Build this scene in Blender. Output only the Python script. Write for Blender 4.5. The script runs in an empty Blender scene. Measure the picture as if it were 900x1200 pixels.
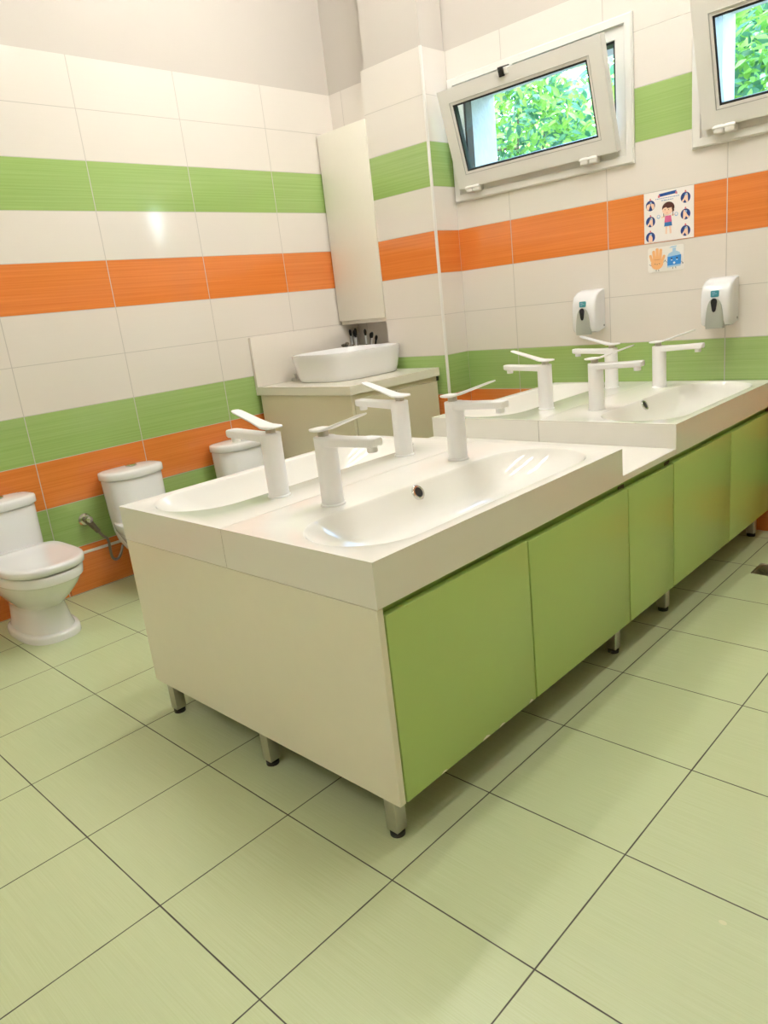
import bpy, bmesh, math, random
from mathutils import Vector, Matrix
random.seed(7)
SC = bpy.context.scene
COL = SC.collection
PI = math.pi

# ------------------------------------------------------------------ materials
def srgb(r, g, b):
    f = lambda c: (c/255/12.92) if c/255 <= .04045 else ((c/255+.055)/1.055)**2.4
    return (f(r), f(g), f(b), 1)

class NT:
    def __init__(s, name):
        s.m = bpy.data.materials.new(name); s.m.use_nodes = True
        s.t = s.m.node_tree; s.n = s.t.nodes; s.l = s.t.links
        s.p = s.n['Principled BSDF']
    def node(s, kind, **kw):
        n = s.n.new(kind)
        for k, v in kw.items(): setattr(n, k, v)
        return n
    def val(s, sock, v):
        if isinstance(v, bpy.types.NodeSocket): s.l.new(v, sock)
        else: sock.default_value = v
    def math(s, op, a, b=None, c=None):
        n = s.node('ShaderNodeMath', operation=op)
        s.val(n.inputs[0], a)
        if b is not None: s.val(n.inputs[1], b)
        if c is not None: s.val(n.inputs[2], c)
        return n.outputs[0]
    def mix(s, fac, a, b, blend='MIX'):
        n = s.node('ShaderNodeMix', data_type='RGBA', blend_type=blend)
        s.val(n.inputs['Factor'], fac); s.val(n.inputs['A'], a); s.val(n.inputs['B'], b)
        return n.outputs['Result']
    def xyz(s):
        tc = s.node('ShaderNodeTexCoord'); sp = s.node('ShaderNodeSeparateXYZ')
        s.l.new(tc.outputs['Object'], sp.inputs[0]); s.tc = tc
        return sp.outputs
    def noise(s, scale, sx=1, sy=1, sz=1, detail=3):
        tc = s.node('ShaderNodeTexCoord'); mp = s.node('ShaderNodeMapping')
        mp.inputs['Scale'].default_value = (sx, sy, sz)
        s.l.new(tc.outputs['Object'], mp.inputs[0])
        n = s.node('ShaderNodeTexNoise'); n.inputs['Scale'].default_value = scale; n.inputs['Detail'].default_value = detail
        s.l.new(mp.outputs[0], n.inputs['Vector'])
        return n.outputs['Fac']
    def ramp(s, fac, lo, hi, a=0., b=1.):
        n = s.node('ShaderNodeMapRange'); s.val(n.inputs[0], fac)
        n.inputs[1].default_value = lo; n.inputs[2].default_value = hi
        n.inputs[3].default_value = a; n.inputs[4].default_value = b
        return n.outputs[0]

def simple(name, col, rough=.4, metal=0., spec=.5, var=.03, coat=0., scale=30, bump=0.):
    t = NT(name)
    f = t.noise(scale)
    c2 = tuple(max(0, c*(1-var*2)) for c in col[:3])+(1,)
    t.l.new(t.mix(f, col, c2), t.p.inputs['Base Color'])
    t.p.inputs['Roughness'].default_value = rough
    t.p.inputs['Metallic'].default_value = metal
    t.p.inputs['Specular IOR Level'].default_value = spec
    t.p.inputs['Coat Weight'].default_value = coat
    t.p.inputs['Coat Roughness'].default_value = .05
    if bump:
        b = t.node('ShaderNodeBump'); b.inputs['Distance'].default_value = bump; b.inputs['Strength'].default_value = .6
        t.l.new(t.noise(scale*2), b.inputs['Height']); t.l.new(b.outputs[0], t.p.inputs['Normal'])
    return t.m

H = .205            # height of one wall tile row
TW = .5078          # width of one wall tile
ZB = .205           # bottom of the lowest full row above the skirting
ZT = ZB + 10*H      # top of the tiling
C_WHITE = (.73, .68, .62, 1); C_GREEN = (.315, .475, .115, 1); C_ORANGE = (.80, .215, .03, 1)
C_GROUT = (.74, .70, .63, 1)

def wall_tiles(name, axis, seam0):
    t = NT(name)
    o = t.xyz()
    lev = t.math('DIVIDE', t.math('SUBTRACT', o[2], ZB), H)
    row = t.math('FLOOR', lev)
    col = t.math('DIVIDE', t.math('SUBTRACT', o[axis], seam0), TW)
    def is_row(*ks):
        acc = None
        for k in ks:
            c = t.math('COMPARE', row, float(k), .1)
            acc = c if acc is None else t.math('ADD', acc, c)
        return acc
    st = t.ramp(t.noise(1, *( (3, 1.2, 160) if axis == 1 else (1.2, 3, 160) ), detail=4), .3, .7)
    st2 = t.noise(2.2)
    w = t.mix(t.math('MULTIPLY', st, .35), C_WHITE, (.71, .66, .60, 1))
    g = t.mix(st, (.265, .40, .115, 1), (.32, .46, .155, 1))
    r = t.mix(st, (.60, .165, .03, 1), (.70, .215, .05, 1))
    c = t.mix(is_row(0, 2, 7), w, g)
    c = t.mix(is_row(-1, 1, 5), c, r)
    # thin pale joints
    fr = t.math('FRACT', lev); fc = t.math('FRACT', col)
    dz = t.math('MULTIPLY', t.math('MINIMUM', fr, t.math('SUBTRACT', 1.0, fr)), H)
    dc = t.math('MULTIPLY', t.math('MINIMUM', fc, t.math('SUBTRACT', 1.0, fc)), TW)
    jz = t.ramp(dz, .0011, .0017, 1, 0); jc = t.ramp(dc, .0014, .0021, 1, 0)
    j = t.math('MAXIMUM', jz, jc)
    c = t.mix(j, c, (.47, .435, .39, 1))
    t.l.new(c, t.p.inputs['Base Color'])
    t.p.inputs['Specular IOR Level'].default_value = .75
    t.l.new(t.mix(j, (.10,)*3+(1,), (.6,)*3+(1,)), t.p.inputs['Roughness'])
    b = t.node('ShaderNodeBump'); b.inputs['Distance'].default_value = .0008; b.inputs['Strength'].default_value = .5
    hgt = t.math('ADD', t.math('SUBTRACT', 1.0, j), t.math('MULTIPLY', st2, .08))
    t.l.new(hgt, b.inputs['Height']); t.l.new(b.outputs[0], t.p.inputs['Normal'])
    return t.m

def floor_tiles():
    t = NT('floor_tiles'); o = t.xyz()
    TS = .3318
    a = t.math('DIVIDE', t.math('SUBTRACT', o[0], 1.359), TS); b = t.math('DIVIDE', t.math('SUBTRACT', o[1], -2.744), TS)
    fa = t.math('FRACT', a); fb = t.math('FRACT', b)
    da = t.math('MULTIPLY', t.math('MINIMUM', fa, t.math('SUBTRACT', 1.0, fa)), TS)
    db = t.math('MULTIPLY', t.math('MINIMUM', fb, t.math('SUBTRACT', 1.0, fb)), TS)
    wob = t.math('MULTIPLY', t.noise(9), .0012)
    j = t.ramp(t.math('ADD', t.math('MINIMUM', da, db), wob), .0016, .0026, 1, 0)
    st = t.ramp(t.noise(1, 6, 420, 1, detail=5), .3, .7)
    c = t.mix(st, (.475, .535, .30, 1), (.535, .595, .365, 1))
    # tile to tile tone
    wn = t.node('ShaderNodeTexWhiteNoise', noise_dimensions='2D')
    cb = t.node('ShaderNodeCombineXYZ'); t.l.new(t.math('FLOOR', a), cb.inputs[0]); t.l.new(t.math('FLOOR', b), cb.inputs[1])
    t.l.new(cb.outputs[0], wn.inputs['Vector'])
    c = t.mix(t.math('MULTIPLY', wn.outputs['Value'], .25), c, (.50, .57, .345, 1))
    # a chip in the glaze of one tile
    ex = t.math('DIVIDE', t.math('SUBTRACT', o[0], 2.893), .007); ey = t.math('DIVIDE', t.math('SUBTRACT', o[1], -2.132), .005)
    chip = t.ramp(t.math('ADD', t.math('MULTIPLY', ex, ex), t.math('MULTIPLY', ey, ey)), .8, 1.1, 1, 0)
    c = t.mix(chip, c, (.62, .62, .40, 1))
    c = t.mix(j, c, (.055, .048, .036, 1))
    t.l.new(c, t.p.inputs['Base Color'])
    t.l.new(t.mix(j, (.30,)*3+(1,), (.7,)*3+(1,)), t.p.inputs['Roughness'])
    bp = t.node('ShaderNodeBump'); bp.inputs['Distance'].default_value = .001; bp.inputs['Strength'].default_value = .5
    t.l.new(t.math('ADD', t.math('SUBTRACT', 1.0, j), t.math('MULTIPLY', st, .02)), bp.inputs['Height']); t.l.new(bp.outputs[0], t.p.inputs['Normal'])
    return t.m

M = {}
M['tile_y'] = wall_tiles('wall_tiles_long', 1, -1.550)
M['tile_x'] = wall_tiles('wall_tiles_window', 0, 1.1095)
M['tile_px'] = wall_tiles('wall_tiles_pillar_front', 0, .79)
M['tile_py'] = wall_tiles('wall_tiles_pillar_side', 1, 0.)
M['floor'] = floor_tiles()
M['plaster'] = simple('plaster', (.55, .505, .455, 1), .75, var=.02, scale=3, bump=.001)
M['ceiling'] = simple('ceiling_paint', (.82, .80, .76, 1), .8, scale=4)
M['solid'] = simple('white_solid_surface', (.82, .80, .745, 1), .07, var=.01)
M['laminate'] = simple('cream_laminate', (.82, .79, .66, 1), .22, var=.015)
M['green_lam'] = simple('green_laminate', (.425, .59, .19, 1), .24, var=.015, scale=6)
M['green_dark'] = simple('green_grip_profile', (.33, .49, .13, 1), .3, var=.02)
M['beige_lam'] = simple('beige_laminate', (.66, .61, .45, 1), .28, var=.015)
M['cream_top'] = simple('cream_worktop', (.76, .73, .63, 1), .2, var=.01)
M['splash'] = simple('pale_splash_panel', (.73, .68, .61, 1), .22, var=.01)
M['white_cab'] = simple('ivory_cabinet', (.78, .74, .64, 1), .22, var=.01)
M['ceramic'] = simple('white_ceramic', (.79, .79, .795, 1), .08, var=.008, coat=.4)
M['tap'] = simple('white_lacquered_metal', (.86, .86, .855, 1), .28, var=.008)
M['chrome'] = simple('chrome', (.75, .75, .74, 1), .15, metal=1, var=.03)
M['steel'] = simple('brushed_steel', (.60, .58, .53, 1), .35, metal=1, var=.06, scale=80)
M['brass'] = simple('worn_brass', (.28, .24, .18, 1), .4, metal=1, var=.25, scale=60)
M['hose'] = simple('braided_hose', (.33, .28, .22, 1), .4, metal=.8, var=.25, scale=300)
M['black'] = simple('black_rubber', (.012, .012, .013, 1), .4, var=.05)
M['pvc'] = simple('white_window_profile', (.76, .74, .70, 1), .3, var=.01)
M['pvc_dk'] = simple('grey_joint', (.42, .41, .38, 1), .5, var=.02)
M['abs'] = simple('white_plastic', (.76, .76, .765, 1), .18, var=.01)
M['board'] = simple('shade_dark_board', (.20, .15, .095, 1), .8, var=.15, scale=120)  # dark brown put in to deepen the shade under the cabinets
M['seam_shade'] = simple('seam_gap_shade', (.16, .13, .09, 1), .8, var=.1)  # shade of the counter seam put into the colour
M['greyp'] = simple('grey_plastic', (.37, .385, .33, 1), .32, var=.02)
M['greyp_dk'] = simple('dark_grey_plastic', (.16, .16, .15, 1), .4, var=.02)
M['gpl'] = simple('glossy_black_plastic', (.012, .012, .016, 1), .1, var=.02)
M['teal'] = simple('teal_print', (.05, .30, .36, 1), .4, var=.1, scale=200)
M['grate'] = simple('drain_steel', (.40, .36, .30, 1), .35, metal=1, var=.2, scale=90)
M['orange_tile'] = M['tile_y']
M['wood_dark'] = simple('brown_wood', (.16, .08, .035, 1), .5, var=.2)
M['bristle'] = simple('dark_bristle', (.02, .018, .016, 1), .8, var=.2, scale=200)
M['grout'] = simple('pale_grout', (.66, .61, .53, 1), .7, var=.05)
M['concrete'] = simple('rough_render', (.74, .75, .74, 1), .9, var=.12, scale=25, bump=.006)
M['soil'] = simple('garden_soil', (.20, .17, .11, 1), .95, var=.3, scale=4)
M['bark'] = simple('bark', (.20, .16, .12, 1), .9, var=.3, scale=40, bump=.004)

def leaf_mat(name, a, b):
    t = NT(name)
    oi = t.node('ShaderNodeNewGeometry')
    c = t.mix(oi.outputs['Random Per Island'], a, b)
    t.l.new(c, t.p.inputs['Base Color']); t.p.inputs['Roughness'].default_value = .45
    tr = t.node('ShaderNodeBsdfTranslucent'); t.l.new(c, tr.inputs['Color'])
    mx = t.node('ShaderNodeMixShader'); mx.inputs[0].default_value = .45
    t.l.new(t.p.outputs[0], mx.inputs[1]); t.l.new(tr.outputs[0], mx.inputs[2])
    t.l.new(mx.outputs[0], t.n['Material Output'].inputs[0])
    return t.m
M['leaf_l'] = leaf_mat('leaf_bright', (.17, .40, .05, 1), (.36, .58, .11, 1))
M['leaf_d'] = leaf_mat('leaf_deep_green', (.04, .17, .09, 1), (.13, .32, .17, 1))  # deeper, bluish green leaves

def glass_mat():
    t = NT('window_glass')
    g = t.node('ShaderNodeBsdfGlossy'); g.inputs['Roughness'].default_value = .0
    tr = t.node('ShaderNodeBsdfTransparent'); tr.inputs['Color'].default_value = (.90, .97, .97, 1)
    fr = t.node('ShaderNodeFresnel'); fr.inputs['IOR'].default_value = 1.4
    mx = t.node('ShaderNodeMixShader')
    t.l.new(fr.outputs[0], mx.inputs[0]); t.l.new(tr.outputs[0], mx.inputs[1]); t.l.new(g.outputs[0], mx.inputs[2])
    t.l.new(mx.outputs[0], t.n['Material Output'].inputs[0])
    return t.m
M['glass'] = glass_mat()

def emit(name, col, s):
    t = NT(name)
    t.p.inputs['Base Color'].default_value = (.8, .8, .8, 1)
    t.p.inputs['Emission Color'].default_value = col
    t.p.inputs['Emission Strength'].default_value = s
    return t.m
M['tube'] = emit('lit_fluorescent_tube', (1, .985, .955, 1), 66)

def ink(name, r, g, b): return simple('ink_'+name, srgb(r, g, b), .45, var=.01)
INK = dict(paper=ink('paper', 238, 232, 228), blue=ink('blue', 22, 72, 140), navy=ink('navy', 25, 55, 120), skin=ink('skin', 240, 205, 180),
    pink=ink('pink', 205, 95, 140), hair=ink('hair', 75, 35, 30), denim=ink('denim', 45, 110, 170), red=ink('red', 215, 120, 130),
    text=ink('text', 120, 150, 195), palm=ink('palm', 232, 175, 120), palmd=ink('palmd', 205, 140, 85), bottle=ink('bottle', 45, 130, 205),
    sky=ink('sky', 165, 200, 225), black=ink('black', 40, 35, 40), white=ink('white', 235, 240, 245), foam=ink('foam', 150, 185, 215), card=ink('card', 232, 228, 222))

# ------------------------------------------------------------------ mesh helpers
def new(): return bmesh.new()

def box(bm, x0, x1, y0, y1, z0, z1, bev=0., seg=2, mi=0):
    vs = [bm.verts.new((x, y, z)) for x in (x0, x1) for y in (y0, y1) for z in (z0, z1)]
    fs = [bm.faces.new([vs[i] for i in q]) for q in ((0,1,3,2),(4,6,7,5),(0,4,5,1),(2,3,7,6),(0,2,6,4),(1,5,7,3))]
    for f in fs: f.material_index = mi
    if bev:
        es = {e for f in fs for e in f.edges}
        r = bmesh.ops.bevel(bm, geom=list(es), offset=bev, segments=seg, profile=.5, affect='EDGES')
        for f in r['faces']: f.material_index = mi
    return fs

def loft(bm, rings, cap0=True, cap1=True, closed=True, mi=0):
    R = [[bm.verts.new(p) for p in r] for r in rings]
    n = len(R[0])
    for a, b in zip(R, R[1:]):
        for i in range(n if closed else n-1):
            f = bm.faces.new((a[i], a[(i+1) % n], b[(i+1) % n], b[i])); f.material_index = mi
    if cap0: bm.faces.new(list(reversed(R[0]))).material_index = mi
    if cap1: bm.faces.new(R[-1]).material_index = mi
    return R

def circ(cx, cy, z, r, n=32, ry=None):
    ry = r if ry is None else ry
    return [(cx+r*math.cos(2*PI*i/n), cy+ry*math.sin(2*PI*i/n), z) for i in range(n)]

def lathe(bm, prof, c=(0,0,0), n=32, axis='z', cap=True):
    rings = []
    for r, h in prof:
        ring = []
        for i in range(n):
            a = 2*PI*i/n; p = (r*math.cos(a), r*math.sin(a), h)
            if axis == 'y': p = (p[0], p[2], -p[1])
            if axis == 'x': p = (p[2], p[0], p[1])
            ring.append((p[0]+c[0], p[1]+c[1], p[2]+c[2]))
        rings.append(ring)
    loft(bm, rings, cap, cap)

def tube(bm, pts, r, n=10, cap=True):
    pts = [Vector(p) for p in pts]
    rr = r if isinstance(r, (list, tuple)) else [r]*len(pts)
    rings = []; ref = Vector((.13, .27, .95))
    for i, p in enumerate(pts):
        d = (pts[min(i+1, len(pts)-1)]-pts[max(i-1, 0)]).normalized()
        u = d.cross(ref)
        if u.length < 1e-3: u = d.cross(Vector((1,0,0)))
        u.normalize(); v = d.cross(u)
        rings.append([tuple(p+u*rr[i]*math.cos(2*PI*k/n)+v*rr[i]*math.sin(2*PI*k/n)) for k in range(n)])
    loft(bm, rings, cap, cap)

def bez(p, n=16):
    p = [Vector(q) for q in p]; out = []
    for i in range(n+1):
        t = i/n; q = p[:]
        while len(q) > 1: q = [q[k].lerp(q[k+1], t) for k in range(len(q)-1)]
        out.append(tuple(q[0]))
    return out

def superell(cx, cy, a, b, z, e=4., n=48, front=None):
    out = []
    for i in range(n):
        t = 2*PI*i/n; c, s = math.cos(t), math.sin(t)
        ee = e if (front is None or c < 0) else front
        out.append((cx+a*math.copysign(abs(c)**(2/ee), c), cy+b*math.copysign(abs(s)**(2/ee), s), z))
    return out

def rrect(cx, cy, a, b, r, n=6):
    """rounded rectangle outline (2-D), half sizes a, b"""
    out = []
    for qx, qy, a0 in ((1,1,0), (-1,1,PI/2), (-1,-1,PI), (1,-1,1.5*PI)):
        for k in range(n+1):
            t = a0+PI/2*k/n
            out.append((cx+qx*(a-r)+r*math.cos(t), cy+qy*(b-r)+r*math.sin(t)))
    return out

def finish(name, bm, mat, parent=None, world=True, sharp=32, smooth=True):
    if parent is not None and world:
        bmesh.ops.translate(bm, verts=bm.verts, vec=-Vector(parent.get('_o', (0,0,0))))
    bmesh.ops.recalc_face_normals(bm, faces=bm.faces)
    me = bpy.data.meshes.new(name); bm.to_mesh(me); bm.free()
    for m in (mat if isinstance(mat, (list, tuple)) else [mat]): me.materials.append(m)
    if smooth:
        me.shade_smooth(); me.set_sharp_from_angle(angle=math.radians(sharp))
    o = bpy.data.objects.new(name, me); COL.objects.link(o)
    if parent is not None: o.parent = parent
    return o

def thing(name, label, cat, loc=(0,0,0), group=None):
    o = bpy.data.objects.new(name, None); COL.objects.link(o)
    o.empty_display_size = .05
    o.location = loc; o['label'] = label; o['category'] = cat; o['_o'] = tuple(loc)
    if group: o['group'] = group
    return o

def tag(o, label, cat, group=None):
    o['label'] = label; o['category'] = cat
    if group: o['group'] = group
    return o

def struct(o): o['kind'] = 'structure'; return o

def setmesh_origin(o, loc):
    """move a top-level mesh's origin to loc"""
    loc = Vector(loc); o.data.transform(Matrix.Translation(-loc)); o.location = loc

def dup(root, loc, label, rotz=0.):
    r = root.copy(); COL.objects.link(r); r.location = loc; r.rotation_euler = (0, 0, rotz)
    r['label'] = label; r['_o'] = tuple(loc)
    for ch in list(root.children):
        c = ch.copy(); COL.objects.link(c); c.parent = r
        for g in list(ch.children):
            d = g.copy(); COL.objects.link(d); d.parent = c
    return r

# ------------------------------------------------------------------ the room
XR, YB, ZC = 5.4, -6.4, 3.35
bm = new(); box(bm, -.3, XR+.3, YB-.3, .3, -.12, 0)
struct(finish('floor', bm, M['floor'], smooth=False))
bm = new(); box(bm, -.3, XR+.3, YB-.3, .34, ZC, ZC+.15)
struct(finish('ceiling', bm, M['ceiling'], smooth=False))

def wall(name, boxes_t, boxes_p, tile):
    bm = new()
    for b in boxes_t: box(bm, *b)
    for b in boxes_p: box(bm, *b, mi=1)
    return struct(finish(name, bm, [tile, M['plaster']], smooth=False))

wall('wall_left', [(-.3, 0, YB-.3, .3, 0, ZT)], [(-.3, -.008, YB-.3, .3, ZT, ZC)], M['tile_y'])
wall('wall_right', [(XR, XR+.3, YB-.3, .3, 0, ZT)], [(XR+.008, XR+.3, YB-.3, .3, ZT, ZC)], M['tile_y'])
wall('wall_back', [(-.3, XR+.3, YB-.3, YB, 0, ZT)], [(-.3, XR+.3, YB-.3, YB-.008, ZT, ZC)], M['tile_x'])

# window wall, pierced by two window openings
W1 = (.838, 1.708, 1.607, 2.082); W2 = (2.033, 2.903, 1.607, 2.082)
def window_wall():
    bm = new()
    xs = [-.3, W1[0], W1[1], W2[0], W2[1], XR+.3]; zs = [0, W1[2], W1[3], ZT, ZC]
    holes = {(1, 1), (3, 1)}
    ys = (0., .32)
    for i in range(5):
        for k in range(4):
            if (i, k) in holes: continue
            for y, s in ((0. if k < 3 else .008, 0), (.32, 1)):
                q = [(xs[i], y, zs[k]), (xs[i+1], y, zs[k]), (xs[i+1], y, zs[k+1]), (xs[i], y, zs[k+1])]
                f = bm.faces.new([bm.verts.new(p) for p in q])
                f.material_index = 2 if s else (1 if k == 3 else 0)
    q = [(xs[0], 0, ZT), (xs[5], 0, ZT), (xs[5], .008, ZT), (xs[0], .008, ZT)]
    bm.faces.new([bm.verts.new(p) for p in q]).material_index = 0
    for x0, x1, z0, z1 in (W1, W2):
        for q in ([(x0,0,z0),(x0,.32,z0),(x0,.32,z1),(x0,0,z1)], [(x1,0,z0),(x1,.32,z0),(x1,.32,z1),(x1,0,z1)],
                  [(x0,0,z0),(x1,0,z0),(x1,.32,z0),(x0,.32,z0)], [(x0,0,z1),(x1,0,z1),(x1,.32,z1),(x0,.32,z1)]):
            bm.faces.new([bm.verts.new(p) for p in q]).material_index = 2
    me_o = finish('wall_window', bm, [M['tile_x'], M['plaster'], M['concrete']], smooth=False)
    return struct(me_o)
window_wall()

# thicker wall behind the corner niche, and the tiled pillar
wall('wall_niche', [(0, .39, -.05, .0, 0, ZT)], [(-.012, .39, -.045, .0, ZT, ZC)], M['tile_x'])
PX0, PX1, PY = .386, .79, -.185
def pillar():
    bm = new()
    box(bm, PX0, PX1, PY, 0, 0, ZT)
    bm.faces.ensure_lookup_table()
    for f in bm.faces:
        c = f.calc_center_median(); 
        f.material_index = 1 if c.x > PX1-.001 else 0
    box(bm, PX0+.022, PX1-.008, PY+.010, 0, ZT, ZC, mi=2)
    return struct(finish('wall_pillar', bm, [M['tile_px'], M['tile_py'], M['plaster']], smooth=False))
pillar()
bm = new(); loft(bm, [[(x, y, z) for x, y in rrect(PX1-.004, PY+.004, .007, .007, .005, 4)] for z in (0, ZT)])
struct(finish('trim_1', bm, M['pvc']))

# raised orange skirting along the left wall, pale joint on its front edge
bm = new()
y0, y1 = YB, -.05
def prism_y(bm, prof, y0, y1, mi=0):
    loft(bm, [[(x, y, z) for x, z in prof] for y in (y0, y1)], mi=mi)
prism_y(bm, [(0, 0), (.027, 0), (.027, .174), (.026, .180), (0, .194)], y0, y1, 0)
prism_y(bm, [(.0255, .173), (.0285, .173), (.0285, .179), (.0240, .1822), (.0205, .1842), (.0205, .180)], y0, y1, 1)
for ys_ in (-4.11, -3.08, -2.05, -1.02): box(bm, .026, .0274, ys_-.001, ys_+.001, 0, .172, mi=2)
struct(finish('baseboard_left', bm, [M['tile_y'], M['grout'], M['black']], smooth=False))

# ------------------------------------------------------------------ windows
def frame_ring(bm, o, i, ya, yb, mi=0):
    """rectangular ring between outer rect o and inner rect i = (x0,x1,z0,z1), from y=ya (front) to yb"""
    def L(r, y): return [(r[0], y, r[2]), (r[1], y, r[2]), (r[1], y, r[3]), (r[0], y, r[3])]
    A, B, C_, D = [[bm.verts.new(p) for p in L(*q)] for q in ((o, ya), (i, ya), (i, yb), (o, yb))]
    for P, Q in ((A, B), (B, C_), (C_, D), (D, A)):
        for k in range(4):
            f = bm.faces.new((P[k], P[(k+1) % 4], Q[(k+1) % 4], Q[k])); f.material_index = mi

def inset(r, d): return (r[0]+d, r[1]-d, r[2]+d, r[3]-d)

def window(idx, x0):
    x1 = x0+.955; z0, z1 = 1.563, 2.125
    w = bpy.data.objects.new(f'window_{idx}', None); COL.objects.link(w); w['kind'] = 'structure'; w.location = (x0, 0, z0); w['_o'] = (x0, 0, z0)
    o = (x0, x1, z0, z1)
    bm = new()
    frame_ring(bm, o, inset(o, .010), -.012, .0)
    frame_ring(bm, inset(o, .004), inset(o, .034), -.016, .01)
    frame_ring(bm, inset(o, .030), inset(o, .038), -.006, .03)
    frame_ring(bm, inset(o, .036), inset(o, .080), -.004, .05)
    e = bmesh.ops.bevel(bm, geom=[e for e in bm.edges if e.calc_length() > .3], offset=.0015, segments=1, affect='EDGES')
    finish('casing', bm, M['pvc'], w)
    bm = new(); q = inset(o, .078)
    frame_ring(bm, q, inset(q, .012), .004, .055)
    finish('frame_seal', bm, M['black'], w, smooth=False)
    # sash hinged at the bottom and tipped into the room
    hz, hy = z0+.060, -.020
    sw0, sw1, sh = x0+.050, x0+.892, .440
    tilt = math.atan2(.122, .423)
    rot = Matrix.Translation((0, hy, hz)) @ Matrix.Rotation(tilt, 4, 'X')
    def part(name, build, mat, parent=w, smooth=True):
        bm = new(); build(bm); bmesh.ops.transform(bm, matrix=rot, verts=bm.verts)
        return finish(name, bm, mat, parent, smooth=smooth)
    s = (sw0, sw1, 0, sh)
    def b1(bm):
        frame_ring(bm, s, inset(s, .062), -.022, .022)
        bmesh.ops.bevel(bm, geom=[e for e in bm.edges if e.calc_length() > .2], offset=.003, segments=2, affect='EDGES')
    sash = part('sash', b1, M['pvc'])
    def b1b(bm): frame_ring(bm, inset(s, .0605), inset(s, .072), -.019, .015)
    part('bead', b1b, M['pvc'], w)
    def b1c(bm): frame_ring(bm, inset(s, .059), inset(s, .0615), -.0222, -.01)
    part('joint_line', b1c, M['pvc_dk'], w, False)
    def b2(bm): frame_ring(bm, inset(s, .070), inset(s, .080), -.015, .012)
    part('gasket', b2, M['black'], w, False)
    def b3(bm): box(bm, sw0+.072, sw1-.072, -.004, .004, .072, sh-.072)
    part('pane', b3, M['glass'], w, False)
    def b4(bm):
        cx = (sw0+sw1)/2-.048
        box(bm, cx-.013, cx+.013, -.034, .028, sh-.028, sh+.012, .003)
    part('latch', b4, M['gpl'], w)
    def b4b(bm):
        cx = (sw0+sw1)/2-.023
        box(bm, cx-.012, cx+.006, -.028, .022, sh-.022, sh+.006, .002)
    part('latch_keeper', b4b, M['pvc'], w)
    for hx in (x0+.135, x0+.762):
        bm = new()
        for a in (0, .041):
            box(bm, hx-.040+a, hx-.001+a, -.048, -.004, hz-.030, hz+.002, .007, 3)
        tube(bm, [(hx-.042, -.043, hz-.008), (hx+.042, -.043, hz-.008)], .0065, 10)
        finish('hinge', bm, M['pvc'], w)
    return w
window(1, .795)
window(2, 1.990)

# ------------------------------------------------------------------ garden outside
def ground():
    bm = new(); box(bm, -4, 8, .32, 9, -.12, 0)
    return struct(finish('ground', bm, M['soil'], smooth=False))
ground()

def shrub(name, label, loc, rad, nl, lm, ls=1.):
    t = thing(name, label, 'bush', loc, 'shrubs outside the windows')
    rnd = random.Random(hash(label) % 1000 if False else int(loc[0]*100)+17)
    bm = new(); cx, cy = loc[0], loc[1]
    tips = []
    for k in range(9):
        a = rnd.uniform(0, 2*PI); r = rnd.uniform(.2, .9)*rad[0]
        p3 = (cx+r*math.cos(a), cy+r*math.sin(a)*rad[1]/rad[0], rnd.uniform(1.5, 2.5))
        mid = (cx+.35*r*math.cos(a), cy+.35*r*math.sin(a), rnd.uniform(.7, 1.2))
        pts = bez([(cx+rnd.uniform(-.06,.06), cy+rnd.uniform(-.06,.06), 0), mid, p3], 8)
        tube(bm, pts, [.026*(1-i/11) for i in range(9)], 6); tips.append(p3)
        for j in range(3):
            q = pts[rnd.randint(3, 8)]
            e = (q[0]+rnd.uniform(-.45,.45), q[1]+rnd.uniform(-.3,.3), q[2]+rnd.uniform(-.1,.45))
            tube(bm, bez([q, (e[0], e[1], q[2]), e], 4), [.010, .009, .007, .005, .003], 5)
    finish('stem', bm, M['bark'], t)
    bm = new()
    for k in range(nl):
        u = Vector((rnd.gauss(0, 1), rnd.gauss(0, 1), rnd.gauss(0, 1))).normalized()
        rr = rnd.uniform(.45, 1.)**.5
        p = Vector((cx+u.x*rad[0]*rr, cy+u.y*rad[1]*rr, 1.75+u.z*rad[2]*rr))
        if p.y < .42: p.y = .42+rnd.uniform(0, .1)
        if p.z < .1: continue
        L = rnd.uniform(.045, .095)*ls; Wd = L*rnd.uniform(.36, .5)
        d = Vector((rnd.gauss(0,1), rnd.gauss(-.3,.7), rnd.gauss(-.25,.6))).normalized()
        nrm = Vector((rnd.gauss(0,.5), rnd.gauss(-.55,.4), rnd.gauss(.7,.4))).normalized()
        s = d.cross(nrm); s.normalize(); n2 = s.cross(d)
        prof = [(0, .06), (.25, .8), (.5, 1.), (.78, .6), (1., .02)]
        mids, lf, rt = [], [], []
        for f, wv in prof:
            c = p+d*L*f-n2*L*.25*f*f
            mids.append(bm.verts.new(c)); lf.append(bm.verts.new(c+s*Wd*.5*wv+n2*.12*Wd*wv)); rt.append(bm.verts.new(c-s*Wd*.5*wv+n2*.12*Wd*wv))
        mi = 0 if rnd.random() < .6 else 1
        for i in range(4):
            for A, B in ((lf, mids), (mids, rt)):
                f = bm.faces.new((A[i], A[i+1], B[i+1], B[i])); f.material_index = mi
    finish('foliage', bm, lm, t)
    return t
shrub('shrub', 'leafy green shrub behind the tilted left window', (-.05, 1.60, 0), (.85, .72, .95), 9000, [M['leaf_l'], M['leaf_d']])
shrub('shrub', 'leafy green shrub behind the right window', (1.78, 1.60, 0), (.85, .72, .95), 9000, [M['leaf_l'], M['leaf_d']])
shrub('shrub', 'darker shrub farther back between the two windows', (.6, 3.5, 0), (2.6, .85, 1.35), 9500, [M['leaf_d'], M['leaf_l']], 2.2)

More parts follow.
